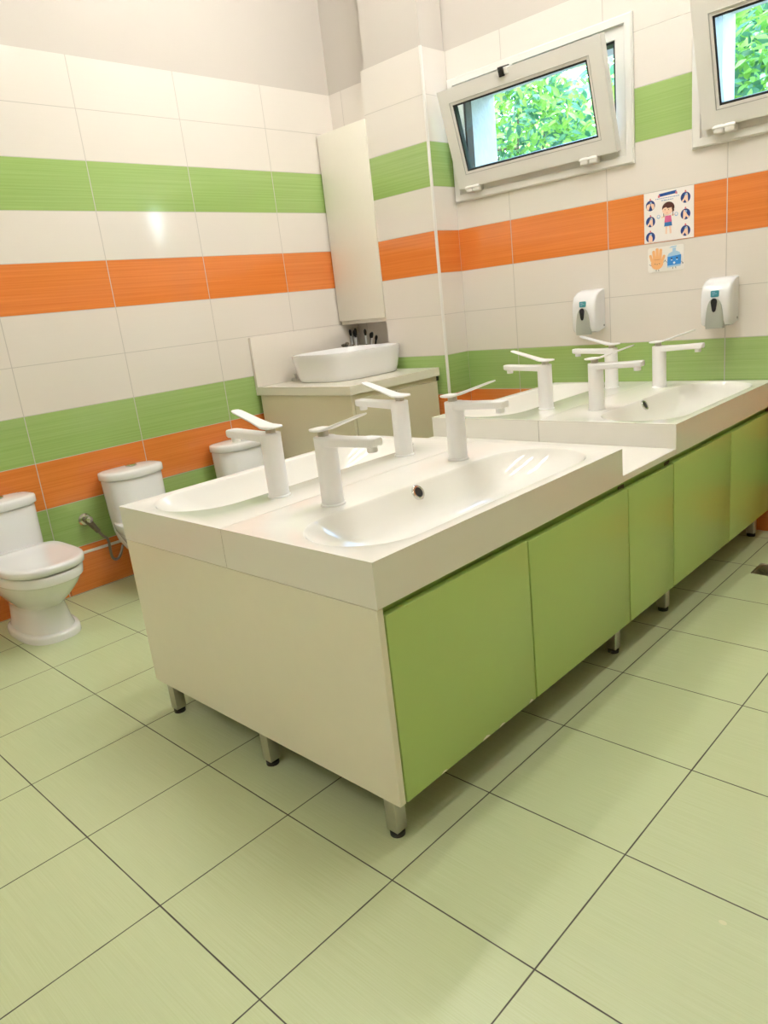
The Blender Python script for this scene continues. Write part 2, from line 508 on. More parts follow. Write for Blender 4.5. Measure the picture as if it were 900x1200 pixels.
# ------------------------------------------------------------------ sink counters
ZTOP, ZAP = .645, .5475
XL, XS, XRT = 1.315, 1.817, 2.320
NU, FU = (-2.330, -1.320), (-.955, -.003)

def counter(side, yr, label):
    """one solid-surface block with a long stadium-shaped trough"""
    y0, y1 = yr
    xa, xb = (XS+.0010, XRT) if side > 0 else (XL, XS-.0010)
    t = thing('sink_counter', label, 'washbasin', ((xa+xb)/2, (y0+y1)/2, ZAP), 'sink counters')
    bx = 2.1375 if side > 0 else 2*XS-2.1375
    r0 = .1525; hy = (y1-y0)/2-.030-r0; cy = (y0+y1)/2
    N = 16
    def ring(r, h, z, shift=0.):
        out = []
        for k in range(N+1):
            a = PI*k/N; out.append((bx+shift+r*math.cos(a), cy+h+r*math.sin(a), z))
        for k in range(N+1):
            a = PI+PI*k/N; out.append((bx+shift+r*math.cos(a), cy-h+r*math.sin(a), z))
        return out
    bm = new()
    lv = [(r0, hy, ZTOP), (r0-.002, hy, ZTOP-.0008), (r0-.005, hy, ZTOP-.004), (r0-.008, hy-.001, ZTOP-.010), (r0-.018, hy-.012, ZTOP-.028),
          (r0-.030, hy-.040, ZTOP-.052), (r0-.044, hy-.085, ZTOP-.076), (r0-.060, hy-.130, ZTOP-.091), (r0-.085, hy-.165, ZTOP-.098), (r0-.12, hy-.20, ZTOP-.100)]
    R = loft(bm, [ring(*q) for q in lv], cap0=False, cap1=True)
    # flat top around the trough: outline points projected on the rectangle
    pts = [v for v in R[0]]; n = len(pts)
    outer = []
    eps = 1e-6
    for v in pts:
        dx, dy = v.co.x-bx, v.co.y-cy
        # straight sides go straight out, round ends fan towards the corners
        if abs(dy) <= hy+eps:
            outer.append((xb if dx > 0 else xa, v.co.y))
        else:
            ex, ey = dx/r0, (abs(dy)-hy)/r0
            s = 1/max(abs(ex), abs(ey))
            X0 = (xb-bx) if ex > 0 else (bx-xa)
            Y0 = (y1-cy-hy)
            outer.append((bx+X0*ex*s, cy+math.copysign(hy+Y0*ey*s, dy)))
    ov = [bm.verts.new((x, y, ZTOP)) for x, y in outer]
    for i in range(n):
        j = (i+1) % n
        bm.faces.new((pts[i], pts[j], ov[j], ov[i]))
    # skirt down and rounded lip
    lo = [bm.verts.new((v.co.x, v.co.y, ZAP)) for v in ov]
    for i in range(n):
        j = (i+1) % n
        bm.faces.new((ov[i], ov[j], lo[j], lo[i]))
    # underside rim
    lo2 = [bm.verts.new((min(max(v.co.x, xa+.03), xb-.03), min(max(v.co.y, y0+.03), y1-.03), ZAP)) for v in ov]
    for i in range(n):
        j = (i+1) % n
        bm.faces.new((lo[i], lo[j], lo2[j], lo2[i]))
    bmesh.ops.remove_doubles(bm, verts=bm.verts, dist=1e-5)
    finish('basin_block', bm, M['solid'], t, sharp=40)
    # overflow ring on the wall below the taps
    s = side
    oc = Vector((bx-s*(r0-.0165), cy-.01, ZTOP-.0235)); nn = Vector((s*.884, 0, .468)).normalized()
    q = nn.to_track_quat('Z', 'Y').to_matrix().to_4x4()
    bm = new(); lathe(bm, [(.021, -.005), (.021, .002), (.0185, .0045), (.0138, .004), (.0130, .001)], cap=False)
    bmesh.ops.transform(bm, matrix=Matrix.Translation(oc) @ q, verts=bm.verts)
    ring_o = finish('overflow_ring', bm, M['chrome'], t); ring_o['label'] = 'chrome overflow ring'
    bm = new(); lathe(bm, [(.0135, -.002), (.0135, .0030), (.0005, .0030)])
    bmesh.ops.transform(bm, matrix=Matrix.Translation(oc) @ q, verts=bm.verts)
    finish('overflow_hole', bm, M['black'], ring_o, world=False)
    # (child of the ring shares its local frame)
    bpy.data.objects[ring_o.children[0].name].data.transform(Matrix.Translation(-Vector(t['_o'])))
    bm = new(); lathe(bm, [(.026, 0), (.026, .002), (.02, .004), (.004, .006)], (bx, cy, ZTOP-.0995))
    finish('drain_plug', bm, M['chrome'], t)
    return t
counter(1, NU, 'long white sink trough over the two near green doors, front right')
counter(-1, NU, 'long white sink trough on the toilet side of the near island')
counter(1, FU, 'raised white sink trough against the window wall, over the far green doors')
counter(-1, FU, 'white sink trough at the window wall, on the toilet side')

for (y0, y1), lab in ((NU, 'thin dark strip added as shade in the seam between the two near sink troughs'), (FU, 'thin dark strip added as shade in the seam between the two sink troughs at the wall')):
    bm = new(); box(bm, XS-.0009, XS+.0009, y0+.0006, y1-.0006, ZAP+.001, ZTOP-.0012)  # dark strip added to stand in for shade inside the open seam
    o = finish('seam_shade_strip', bm, M['seam_shade'], smooth=False); tag(o, lab, 'joint'); setmesh_origin(o, (XS, (y0+y1)/2, ZAP))

# ------------------------------------------------------------------ taps
def make_tap(loc, rotz, label):
    t = thing('tap', label, 'faucet', loc, 'white taps on the sink counters')
    bm = new()
    lathe(bm, [(.031, 0), (.031, .003), (.0295, .0045), (.028, .0055), (.0278, .160), (.0278, .1695), (.0268, .1715), (.022, .1722)], n=40)
    finish('column', bm, M['tap'], t, world=False)
    bm = new()   # flat spout with a rounded tip
    rings = []
    for x, hw, zb, zt in ((.0, .0255, .148, .1718), (.03, .0245, .149, .1716), (.06, .0225, .1505, .1716), (.12, .0215, .153, .1735), (.155, .0215, .154, .175), (.170, .0205, .1545, .1755), (.179, .017, .156, .1755), (.183, .011, .159, .175)):
        c, h = (zb+zt)/2, (zt-zb)/2
        rings.append([(x, y, z) for y, z in rrect(0, c, hw, h, min(h*.6, .005), 4)])
    loft(bm, rings)
    finish('spout', bm, M['tap'], t, world=False)
    bm = new(); lathe(bm, [(.0115, .141), (.0125, .143), (.0125, .157)], (.160, 0, 0), 24)
    finish('aerator', bm, M['tap'], t, world=False)
    bm = new(); lathe(bm, [(.0135, .171), (.0135, .186)], (-.004, 0, 0), 24)
    finish('cartridge', bm, M['steel'], t, world=False)
    bm = new()   # lever: flat pad, then a blade rising over the spout
    rings = []
    for x, hw, zc, h in ((-.039, .010, .188, .0014), (-.036, .017, .188, .0026), (-.026, .0235, .188, .0034), (-.008, .026, .188, .0034), (.010, .0245, .189, .0034), (.025, .022, .193, .0032), (.055, .0185, .202, .003), (.10, .0175, .2155, .0026), (.132, .0165, .225, .0024), (.143, .0125, .2282, .002), (.147, .006, .2294, .0012)):
        rings.append([(x, y, z) for y, z in rrect(0, zc, hw, h, h*.8, 3)])
    loft(bm, rings)
    finish('lever', bm, M['tap'], t, world=False)
    return t
tap0 = None
for yy, where in ((-2.065, 'near'), (-1.560, 'second'), (-.722, 'third'), (-.180, 'far')):
    for s in (1, -1):
        lab = {('near', 1): 'white lever tap nearest the camera, spout over the front right trough',
               ('near', -1): 'white tap at the near end of the toilet-side trough',
               ('second', 1): 'white tap at the far end of the front right trough',
               ('second', -1): 'white tap at the far end of the near toilet-side trough',
               ('third', 1): 'white tap on the raised wall counter, near end of its right trough',
               ('third', -1): 'white tap on the wall counter, near end of its toilet-side trough',
               ('far', 1): 'white tap next to the green wall tiles, spout towards the right trough',
               ('far', -1): 'white tap next to the green wall tiles, spout towards the toilets'}[(where, s)]
        loc = (XS+s*.108, yy, ZTOP)
        if tap0 is None: tap0 = make_tap(loc, 0, lab)
        else: dup(tap0, loc, lab, 0 if s > 0 else PI)

# ------------------------------------------------------------------ island cabinets
CZ0, CZ1 = .102, .5453
def leg(name_parent, x, y):
    bm = new(); box(bm, x-.016, x+.016, y-.016, y+.016, .014, CZ0+.004, .0015)
    l = finish('leg', bm, M['steel'], name_parent)
    bm = new(); lathe(bm, [(.017, 0), (.017, .010), (.011, .012), (.011, .016)], (x, y, 0), 20)
    f = finish('foot', bm, M['black'], l, world=False)
    f.data.transform(Matrix.Translation(-Vector(name_parent['_o'])))
    f['label'] = 'black levelling foot'

DT = .018
def island(label, y0, y1, doors, legs, near_panel=False, cat='cabinet', group='green island cabinets'):
    t = thing('washstand_cabinet', label, cat, ((XL+XRT)/2, (y0+y1)/2, 0), group)
    bm = new()
    ya = y0+(.019 if near_panel else .001)
    # carcass: bottom, top rail, back-to-back partition, sides
    box(bm, XL+.022, XRT-.022, ya, y1-.001, CZ0+.004, CZ0+.022)
    box(bm, XS-.009, XS+.009, ya, y1-.001, CZ0+.02, CZ1-.002)
    box(bm, XL+.022, XRT-.022, y1-.019, y1-.001, CZ0+.02, CZ1-.002)
    box(bm, XL+.022, XRT-.022, ya, ya+.016, CZ0+.02, CZ1-.002)
    finish('carcass', bm, M['board'], t, smooth=False)
    if near_panel:
        bm = new(); box(bm, XL, XRT-.003, y0, y0+.018, CZ0-.002, CZ1, .0012, 1)
        p = finish('end_panel', bm, M['laminate'], t)
    for s in (1, -1):
        for k, (d0, d1, dz0, dz1, nm) in enumerate(doors):
            bm = new()
            X = XRT-.001 if s > 0 else XL+.001
            x0, x1 = (X-DT, X) if s > 0 else (X, X+DT)
            box(bm, x0, x1, d0+.0018, d1-.0018, dz0, dz1, .0012, 2)
            if s > 0 and nm == 'door' and d0 < -2:
                for cy_, cw, chh in ((-2.187, .012, .006), (-2.030, .016, .008), (-1.965, .014, .007), (-1.838, .010, .009)):   # knocks along the lower edge
                    pts = [(cy_-cw, dz0+.0016), (cy_-cw*.5, dz0+chh*.7), (cy_+cw*.1, dz0+chh), (cy_+cw*.7, dz0+chh*.6), (cy_+cw, dz0+.0016)]
                    bm.faces.new([bm.verts.new((x1+.0002, a, b)) for a, b in pts]).material_index = 1
            d = finish(nm, bm, [M['green_lam'], M['laminate']], t)
        # recessed finger-grip profile above the doors
        bm = new()
        xo, xi = (XRT-.006, XRT-.032) if s > 0 else (XL+.006, XL+.032)
        prof = [(xi, CZ1-.0005), (xo-s*.010, CZ1-.0005), (xo-s*.012, CZ1-.006), (xo-s*.018, CZ1-.020), (xo-s*.018, CZ1-.034), (xi, CZ1-.036)]
        loft(bm, [[(x, y, z) for x, z in prof] for y in (ya, y1-.001)])
        finish('grip_profile', bm, M['green_dark'], t)
    for x, y in legs: leg(t, x, y)
    return t
LX = (XRT-.048, XS+.012, XL+.058)
DTOP = .523
island('near washstand with cream end panel and two wide green doors', -2.330, -1.2875, [(-2.311, -1.8122, CZ0, .5275, 'door'), (-1.8098, -1.2885, CZ0, .5225, 'door')],
       [(x, y) for x in LX for y in (-2.305, -1.312)], True)
mid = island('narrow green cabinet between the two washstands, under the low white shelf', -1.2875, -.9725, [(-1.2865, -.9735, CZ0, .5205, 'front_panel')],
       [(XS, -1.13)], False)
island('far washstand with green doors, reaching the window wall', -.9725, -.004, [(-.9720, -.4660, CZ0, .524, 'door'), (-.4660, -.006, CZ0, .5215, 'door')],
       [(x, y) for x in LX for y in (-.952, -.08)], False)
# low white shelf between the two raised counters
bm = new(); box(bm, XL+.001, XRT-.001, NU[1]+.001, FU[0]-.001, CZ1+.0005, .5665, .0015, 1)
o = finish('counter_shelf', bm, M['solid']); tag(o, 'low white filler shelf in the gap between the two raised sink counters', 'shelf'); setmesh_origin(o, (XS, -1.137, CZ1))

# ------------------------------------------------------------------ toilets
def make_toilet(loc, label):
    t = thing('toilet', label, 'toilet', loc, 'toilets along the left wall')
    def R(z, x0, x1, hw, e=2.6, f=None): return superell((x0+x1)/2, 0, (x1-x0)/2, hw, z, e, 56, f)
    bm = new()
    loft(bm, [R(0, .09, .460, .111, 3.4, 2.6), R(.022, .09, .460, .111, 3.4, 2.6), R(.029, .092, .455, .107, 3.4, 2.6), R(.032, .10, .440, .096, 3.4, 2.6),
              R(.06, .10, .430, .089, 3.2, 2.6), R(.105, .10, .420, .083, 3.2, 2.6), R(.128, .095, .415, .082, 3.2, 2.5), R(.136, .09, .425, .088, 3, 2.3), R(.16, .075, .462, .106, 3, 2.25),
              R(.19, .055, .502, .124, 3, 2.25), R(.22, .035, .536, .137, 3, 2.3), R(.248, .02, .560, .1465, 3.2, 2.35), R(.254, .018, .563, .1475, 3.2, 2.4),
              R(.257, .016, .571, .152, 3.2, 2.4), R(.285, .014, .577, .154, 3.4, 2.4), R(.293, .016, .572, .151, 3.4, 2.4), R(.2945, .05, .545, .125, 3.4, 2.4)])
    finish('bowl', bm, M['ceramic'], t, world=False, sharp=50)
    bm = new()
    loft(bm, [R(.293, .190, .556, .138, 6, 2.4), R(.2985, .190, .556, .138, 6, 2.4), R(.2992, .182, .572, .150, 6, 2.4), R(.302, .180, .576, .152, 6, 2.4), R(.321, .180, .578, .153, 6, 2.4), R(.327, .182, .574, .150, 6, 2.4),
              R(.3295, .190, .562, .141, 6, 2.4), R(.3275, .22, .54, .118, 6, 2.4), R(.3265, .28, .48, .06, 4, 2.4)])
    finish('seat_lid', bm, M['ceramic'], t, world=False, sharp=50)
    bm = new()
    loft(bm, [R(.15, .02, .16, .085, 4, 2.4), R(.20, .006, .185, .112, 4, 2.3), R(.25, .002, .196, .124, 4, 2.2), R(.33, .002, .192, .130, 4, 2.2), R(.40, .002, .186, .132, 4, 2.2), R(.480, .002, .178, .135, 4, 2.2), R(.4865, .004, .175, .132, 4, 2.2)])
    finish('tank', bm, M['ceramic'], t, world=False, sharp=50)
    bm = new()
    loft(bm, [R(.484, .006, .172, .128, 4, 2.2), R(.4885, .006, .172, .128, 4, 2.2), R(.4895, .002, .185, .142, 4, 2.2), R(.492, .002, .187, .144, 4, 2.2), R(.517, .002, .187, .144, 4, 2.2), R(.5225, .003, .183, .140, 4, 2.2),
              R(.526, .012, .166, .122, 3.6, 2.2), R(.530, .04, .14, .085, 3, 2.2), R(.531, .07, .11, .035, 2, 2)])
    lid = finish('tank_lid', bm, M['ceramic'], t, world=False, sharp=50)
    bm = new(); lathe(bm, [(.026, .528), (.026, .5365), (.021, .5390), (.004, .5397)], (.095, 0, 0), 24)
    b = finish('flush_button', bm, M['chrome'], t, world=False); b['label'] = 'chrome flush button'
    return t
t0 = make_toilet((.0275, -2.280, 0), 'white toilet at the left edge, its whole bowl in view')
dup(t0, (.0275, -1.692, 0), 'white toilet half hidden behind the near corner of the sink island')
dup(t0, (.0275, -1.098, 0), 'white toilet beside the beige corner vanity, only its tank showing')

# stop valve with braided hose
t = thing('stop_valve', 'worn metal stop valve and hose on the green tiles between two toilets', 'valve', (.0, -1.905, .32))
bm = new(); lathe(bm, [(.030, 0), (.030, .004), (.024, .012), (.014, .015)], (.0, -1.905, .32), 24, 'x')
finish('wall_rose', bm, M['chrome'], t)
bm = new()
lathe(bm, [(.013, .006), (.013, .030), (.017, .033), (.018, .045), (.014, .052)], (0, -1.905, .32), 14, 'x')
tube(bm, [(.040, -1.912, .326), (.046, -1.902, .309), (.050, -1.891, .289), (.052, -1.884, .276)], [.013, .0145, .013, .011], 10)
tube(bm, [(.051, -1.886, .280), (.053, -1.876, .262)], [.0125, .0125], 6)
finish('valve_body', bm, M['brass'], t)
bm = new(); lathe(bm, [(.006, .048), (.014, .052), (.015, .064), (.006, .068)], (0, -1.908, .328), 10, 'x')
finish('knob', bm, M['chrome'], t)
bm = new()
HP = [(.053, -1.877, .264), (.056, -1.862, .236), (.059, -1.850, .224), (.060, -1.8435, .205), (.060, -1.844, .18), (.060, -1.845, .145), (.060, -1.841, .122), (.060, -1.829, .112), (.060, -1.814, .114), (.058, -1.800, .128), (.054, -1.787, .148), (.050, -1.776, .165)]
hp = []
for i in range(len(HP)-1):      # Catmull-Rom through the points
    q = [Vector(HP[max(0, min(len(HP)-1, i+k))]) for k in (-1, 0, 1, 2)]
    for j in range(4):
        f = j/4
        hp.append(tuple(.5*((2*q[1])+(q[2]-q[0])*f+(2*q[0]-5*q[1]+4*q[2]-q[3])*f*f+(-q[0]+3*q[1]-3*q[2]+q[3])*f**3)))
hp.append(HP[-1]); tube(bm, hp, .0062, 10)
finish('hose', bm, M['hose'], t)

# ------------------------------------------------------------------ corner vanity
VX = .735; VY0, VY1 = -.850, PY
t = thing('corner_vanity', 'beige cupboard with two doors in the corner under the vessel basin', 'cabinet', (VX/2, -.5, 0))
bm = new()
box(bm, .03, VX-.022, VY0+.022, -.188, .09, .7135)
box(bm, .03, VX-.06, VY0+.06, -.188, 0, .09)
finish('carcass', bm, M['beige_lam'], t, smooth=False)
bm = new(); box(bm, .0285, VX-.004, VY0+.006, VY0+.024, .0, .7135, .001, 1)
finish('end_panel', bm, M['beige_lam'], t)
for a, b in ((VY0+.026, -.528), (-.528, -.206)):
    bm = new(); box(bm, VX-.022, VX-.005, a+.0015, b-.0015, .095, .690, .001, 1)
    finish('door', bm, M['beige_lam'], t)
bm = new(); box(bm, VX-.024, VX-.012, VY0+.026, -.206, .692, .7134)
finish('grip_profile', bm, M['beige_lam'], t)
bm = new(); box(bm, VX-.0225, VX-.010, -.2055, -.189, .690, .7130); finish('end_cap', bm, M['black'], t)
bm = new()
P2 = [(.0, VY0), (VX, VY0), (VX, PY-.0015), (PX0-.002, PY-.0015), (PX0-.002, -.052), (.0, -.052)]
loft(bm, [[(x, y, z) for x, y in P2] for z in (.7145, .758)])
bmesh.ops.bevel(bm, geom=[e for e in bm.edges], offset=.0015, segments=2, affect='EDGES')
o = finish('vanity_worktop', bm, M['cream_top']); tag(o, 'cream worktop on the beige corner cupboard, under the vessel basin', 'worktop'); setmesh_origin(o, (.3, -.5, .7145))
bm = new(); box(bm, .0005, .0205, VY0, -.053, .7585, 1.0185, .0015, 2)
o = finish('backsplash', bm, M['splash']); tag(o, 'upright cream backsplash panel on the left wall behind the vessel basin', 'backsplash'); setmesh_origin(o, (.01, -.5, .7585))

# vessel basin
bm = new()
cx, cy = .332, -.466
def B(z, a, b, e=3.6): return superell(cx, cy, a, b, z, e, 64)
loft(bm, [B(.7585, .198, .238), B(.763, .204, .244), B(.79, .213, .250), B(.83, .222, .256), B(.87, .229, .264), B(.896, .232, .268), B(.9, .231, .267),
          B(.9005, .226, .262), B(.897, .223, .259), B(.86, .215, .25), B(.82, .20, .232), B(.795, .17, .20), B(.783, .12, .14), B(.780, .03, .03)])
o = finish('vessel_basin', bm, M['ceramic'], sharp=60); tag(o, 'white oblong vessel basin standing on the cream corner worktop', 'washbasin'); setmesh_origin(o, (cx, cy, .7585))
bm = new(); lathe(bm, [(.014, .7585), (.014, .766), (.011, .772), (.008, .776), (.002, .777)], (.062, -.632, 0), 20)
lathe(bm, [(.006, .758), (.006, .79), (.009, .793), (.004, .797)], (.060, -.612, 0), 14)
o = finish('basin_stopper', bm, M['steel']); tag(o, 'small grey metal stopper lying by the left foot of the vessel basin', 'stopper'); setmesh_origin(o, (.062, -.632, .7585))
t = thing('basin_tap', 'dark metal tap whose knob peeks over the vessel basin rim', 'faucet', (.060, -.215, .7585))
bm = new(); lathe(bm, [(.022, .7585), (.022, .763), (.014, .768), (.013, .86), (.016, .868), (.016, .900)], (.060, -.215, 0), 20)
finish('column', bm, M['brass'], t)
bm = new(); tube(bm, bez([(.06, -.215, .895), (.10, -.24, .925), (.15, -.275, .918)], 8), [.010, .010, .0095, .009, .009, .0085, .0085, .008, .008], 12)
finish('spout', bm, M['brass'], t)
bm = new(); lathe(bm, [(.010, .898), (.020, .902), (.022, .908), (.017, .914), (.006, .917)], (.060, -.215, 0), 18)
finish('knob', bm, M['brass'], t)

# brush cups in the niche
def cup(x, y, label):
    t = thing('brush_cup', label, 'cup', (x, y, .7585), 'brush cups in the niche')
    bm = new(); lathe(bm, [(.002, .7585), (.030, .7585), (.034, .763), (.037, .838), (.036, .840), (.034, .838), (.031, .766), (.002, .764)], (x, y, 0), 24)
    finish('cup_wall', bm, M['ceramic'], t)
    return t
cup(.052, -.118, 'white cup of paintbrushes in the niche, left of the two by the wall')
cup(.150, -.118, 'white cup of brushes in the niche, right of the two')
def brush(bx, by, tx, ty, tz, kind, label):
    t = thing('brush', label, 'brush', (bx, by, .7665), 'brushes standing in the niche cups')
    a, b = Vector((bx, by, .7665)), Vector((tx, ty, tz)); L = lambda f: tuple(a.lerp(b, f))
    bm = new(); tube(bm, [L(0), L(.25), L(.62)], [.003, .0046, .0044], 10); finish('handle', bm, M['wood_dark'] if kind == 0 else M['abs'], t)
    bm = new(); tube(bm, [L(.60), L(.84)], [.0052, .0056], 10); finish('ferrule', bm, M['abs'] if kind == 0 else M['gpl'], t)
    bm = new(); tube(bm, [L(.83), L(.9), L(.96), L(1.)], [.0056, .0085, .0082, .003], 10); finish('bristles', bm, M['bristle'], t)
    return t
brush(.050, -.122, .024, -.128, .990, 0, 'brush leaning left against the backsplash, first in the left cup')
brush(.056, -.110, .040, -.098, .994, 0, 'tallest dark-headed brush of the left cup')
brush(.058, -.120, .060, -.130, .984, 0, 'white-collared brush in the middle of the left cup')
brush(.064, -.124, .076, -.134, .978, 0, 'brush leaning towards the right cup, last of the left cup')
brush(.146, -.120, .152, -.128, .986, 0, 'upright white-collared brush in the right cup')
brush(.152, -.112, .180, -.110, .962, 1, 'short black-headed brush in the right cup')
brush(.156, -.122, .205, -.124, .966, 0, 'slim brush leaning right in the right cup')
brush(.160, -.104, .214, -.100, .944, 1, 'lowest brush leaning right over the rim of the right cup')

# tall narrow wall cabinet
t = thing('wall_cabinet', 'tall narrow ivory wall cabinet between the left wall and the tiled pillar', 'cabinet', (.2, -.12, 1.02))
bm = new(); box(bm, .006, PX0-.003, PY+.016, -.051, 1.020, 2.030, .001, 1); finish('carcass', bm, M['white_cab'], t)
bm = new(); box(bm, .012, PX0-.002, PY-.006, PY+.0145, 1.042, 2.036, .0015, 2); finish('door', bm, M['white_cab'], t)

# ------------------------------------------------------------------ soap dispensers
def make_dispenser(loc, label):
    t = thing('soap_dispenser', label, 'soap dispenser', loc, 'soap dispensers over the far counter')
    Wh = .058; Dp = .098
    bm = new()
    # side profile (depth, z), extruded across with rounded vertical edges
    prof = [(0, 0), (.060, -.012), (.086, -.006), (Dp, .012), (Dp+.001, .095), (Dp-.004, .122), (.082, .150), (.052, .168), (.02, .177), (0, .178)]
    n = len(prof)
    for sx in range(1):
        xs = [(-Wh, .90), (-Wh+.003, .955), (-Wh+.010, .99), (-Wh+.020, 1.), (Wh-.020, 1.), (Wh-.010, .99), (Wh-.003, .955), (Wh, .90)]
        rings = [[(x, -d*s, .5*.178+(z-.5*.178)*(.5+.5*s)) for d, z in prof] for x, s in xs]
        loft(bm, rings)
    finish('housing', bm, M['abs'], t, world=False, sharp=38)
    # big grey push lever, pointed arch
    def arch(bm, hw, z0, z1, ya, yb, zc, n=20, bulge=.0):
        pts = [(-hw*.96, z0), (hw*.96, z0)]
        for k in range(1, n):
            f = k/n; pts.append((hw*(math.cos(f*PI/2)**.62 if f < 1 else 0), z0+(z1-z0)*(.12+.88*math.sin(f*PI/2)**1.15)))
        pts.append((0, z1))
        for k in range(n-1, 0, -1):
            f = k/n; pts.append((-hw*(math.cos(f*PI/2)**.62), z0+(z1-z0)*(.12+.88*math.sin(f*PI/2)**1.15)))
        loft(bm, [[(x, ya, z) for x, z in pts], [(x*.97, yb+.002, z) for x, z in pts], [(x*.9, yb, z0+(z-z0)*.985+.0006) for x, z in pts]])
    bm = new(); arch(bm, .036, -.018, .098, -Dp+.012, -Dp-.008, 0)
    lv = finish('push_lever', bm, M['greyp'], t, world=False, sharp=50); lv['label'] = 'grey push lever'
    bm = new()
    pts = [(0, .046), (-.006, .050), (-.0085, .060), (-.0125, .085), (-.0115, .093), (-.006, .0985), (0, .1), (.006, .0985), (.0115, .093), (.0125, .085), (.0085, .060), (.006, .050)]
    loft(bm, [[(x, -Dp-.004, z) for x, z in pts], [(x, -Dp-.0098, z) for x, z in pts]])
    bw = finish('sight_window', bm, M['gpl'], t, world=False); bw['label'] = 'black level window'
    bm = new(); loft(bm, [[(x, y, z) for x, z in rrect(0, .117, .0155, .0125, .004, 4)] for y in (-Dp+.004, -Dp-.0022)])
    bd = finish('badge', bm, M['teal'], t, world=False); bd['label'] = 'small teal badge'
    bm = new()
    for z, a, b in ((.123, -.010, .002), (.1175, -.010, .009), (.112, -.010, -.001)): box(bm, a, b, -Dp-.0026, -Dp-.0020, z-.0013, z+.0013)
    finish('badge_print', bm, INK['foam'], bd, world=False)
    bm = new(); lathe(bm, [(.005, Wh-.004), (.005, Wh+.001), (.001, Wh+.001)], (0, -.012, .014), 12, 'x')
    finish('lock', bm, M['greyp_dk'], t, world=False)
    return t
d0 = make_dispenser((1.535, -.0005, .892), 'white soap dispenser on the wall left of the hand sticker')
dup(d0, (2.118, -.0005, .886), 'white soap dispenser on the wall right of the hand sticker')

# ------------------------------------------------------------------ poster and sticker (flat prints)
class Print:
    def __init__(s, x0, x1, z0, z1, y, names):
        s.bm = new(); s.x0, s.x1, s.z0, s.z1 = x0, x1, z0, z1; s.y = y; s.names = names; s.k = 0
    def poly(s, ink, pts, lay):
        f = s.bm.faces.new([s.bm.verts.new((s.x0+u*(s.x1-s.x0), s.y-.00025*lay, s.z0+v*(s.z1-s.z0))) for u, v in pts])
        f.material_index = s.names.index(ink)
    def ell(s, ink, u, v, a, b, lay, n=24, a0=0, a1=2*PI):
        s.poly(ink, [(u+a*math.cos(a0+(a1-a0)*i/n), v+b*math.sin(a0+(a1-a0)*i/n)) for i in range(n if a1-a0 > 6.2 else n+1)], lay)
    def seg(s, ink, u0, v0, u1, v1, w, lay):
        d = Vector((u1-u0, v1-v0)); n = Vector((-d.y, d.x)).normalized()*w/2
        s.poly(ink, [(u0+n.x, v0+n.y), (u1+n.x, v1+n.y), (u1-n.x, v1-n.y), (u0-n.x, v0-n.y)], lay)
    def done(s, name): return finish(name, s.bm, [INK[n] for n in s.names], smooth=False)

names = ['paper', 'blue', 'navy', 'skin', 'pink', 'hair', 'denim', 'red', 'text', 'foam', 'black']
P = Print(1.7855, 1.9955, 1.2335, 1.4335, -.0022, names)
box(P.bm, P.x0, P.x1, -.0020, 0, P.z0, P.z1)
P.poly('paper', [(0,0),(1,0),(1,1),(0,1)], 0)
P.poly('blue', [(.31,.885),(.66,.905),(.66,.965),(.31,.945)], 1)
P.poly('red', [(.29,.87),(.33,.872),(.33,.93),(.29,.915)], 2); P.poly('red', [(.64,.90),(.68,.885),(.68,.93),(.64,.945)], 2)
for v, a, b in ((.845, .24, .72), (.80, .36, .60)):
    u = a
    rr = random.Random(int(v*1000))
    while u < b:
        w = rr.uniform(.015, .05); P.poly('text', [(u, v), (min(u+w, b), v), (min(u+w, b), v+.014), (u, v+.014)], 1); u += w+.010
CI = [(.135, .745), (.135, .425), (.13, .115), (.84, .79), (.84, .47), (.84, .15)]
for i, (u, v) in enumerate(CI):
    P.ell('navy', u, v, .096, .105, 1)
    P.ell('red', u, v+.118, .018, .022, 2, 10)
    # pairs of washing hands
    k = 1 if i % 2 else -1
    if i == 2:
        P.poly('skin', [(u-.04, v-.10), (u-.045, v-.02), (u-.02, v+.05), (u, v+.07), (u+.02, v+.05), (u+.045, v-.02), (u+.04, v-.10)], 3)
    elif i == 0:
        P.poly('skin', [(u-.085, v-.05), (u-.075, v+.02), (u-.02, v+.045), (u, v+.02), (u-.025, v-.05), (u-.04, v-.09)], 3)
        P.poly('skin', [(u+.085, v-.05), (u+.075, v+.02), (u+.02, v+.045), (u+.005, v+.02), (u+.03, v-.05), (u+.045, v-.09)], 3)
    else:
        P.poly('skin', [(u-k*.075, v-.06), (u-k*.03, v-.005), (u+k*.00, v+.07), (u+k*.03, v+.085), (u+k*.045, v+.04), (u+k*.05, v-.09), (u+k*.02, v-.10), (u-k*.01, v-.04), (u-k*.05, v-.09)], 3)
    P.ell('foam', u+.01, v+.055, .022, .02, 4, 10)
# the girl
P.seg('skin', .46, .30, .455, .14, .035, 2); P.seg('skin', .53, .30, .545, .14, .035, 2)
P.poly('denim', [(.415,.29),(.575,.29),(.565,.38),(.425,.38)], 3)
P.seg('skin', .43, .49, .36, .475, .022, 2); P.seg('skin', .56, .49, .64, .50, .022, 2)
P.poly('pink', [(.42,.37),(.57,.37),(.555,.495),(.435,.495)], 4)
P.seg('hair', .405, .55, .41, .48, .012, 3); P.seg('hair', .592, .56, .592, .48, .012, 3)
P.ell('hair', .50, .65, .125, .115, 5)
P.poly('skin', [(.485+.105*math.cos(t), .615+.10*math.sin(t)*(1 if math.sin(t) < 0 else .55)) for t in [2*PI*i/24 for i in range(24)]], 6)
P.poly('hair', [(.375,.64),(.42,.735),(.54,.74),(.61,.70),(.62,.57),(.585,.56),(.57,.65),(.49,.64),(.43,.69)], 7)
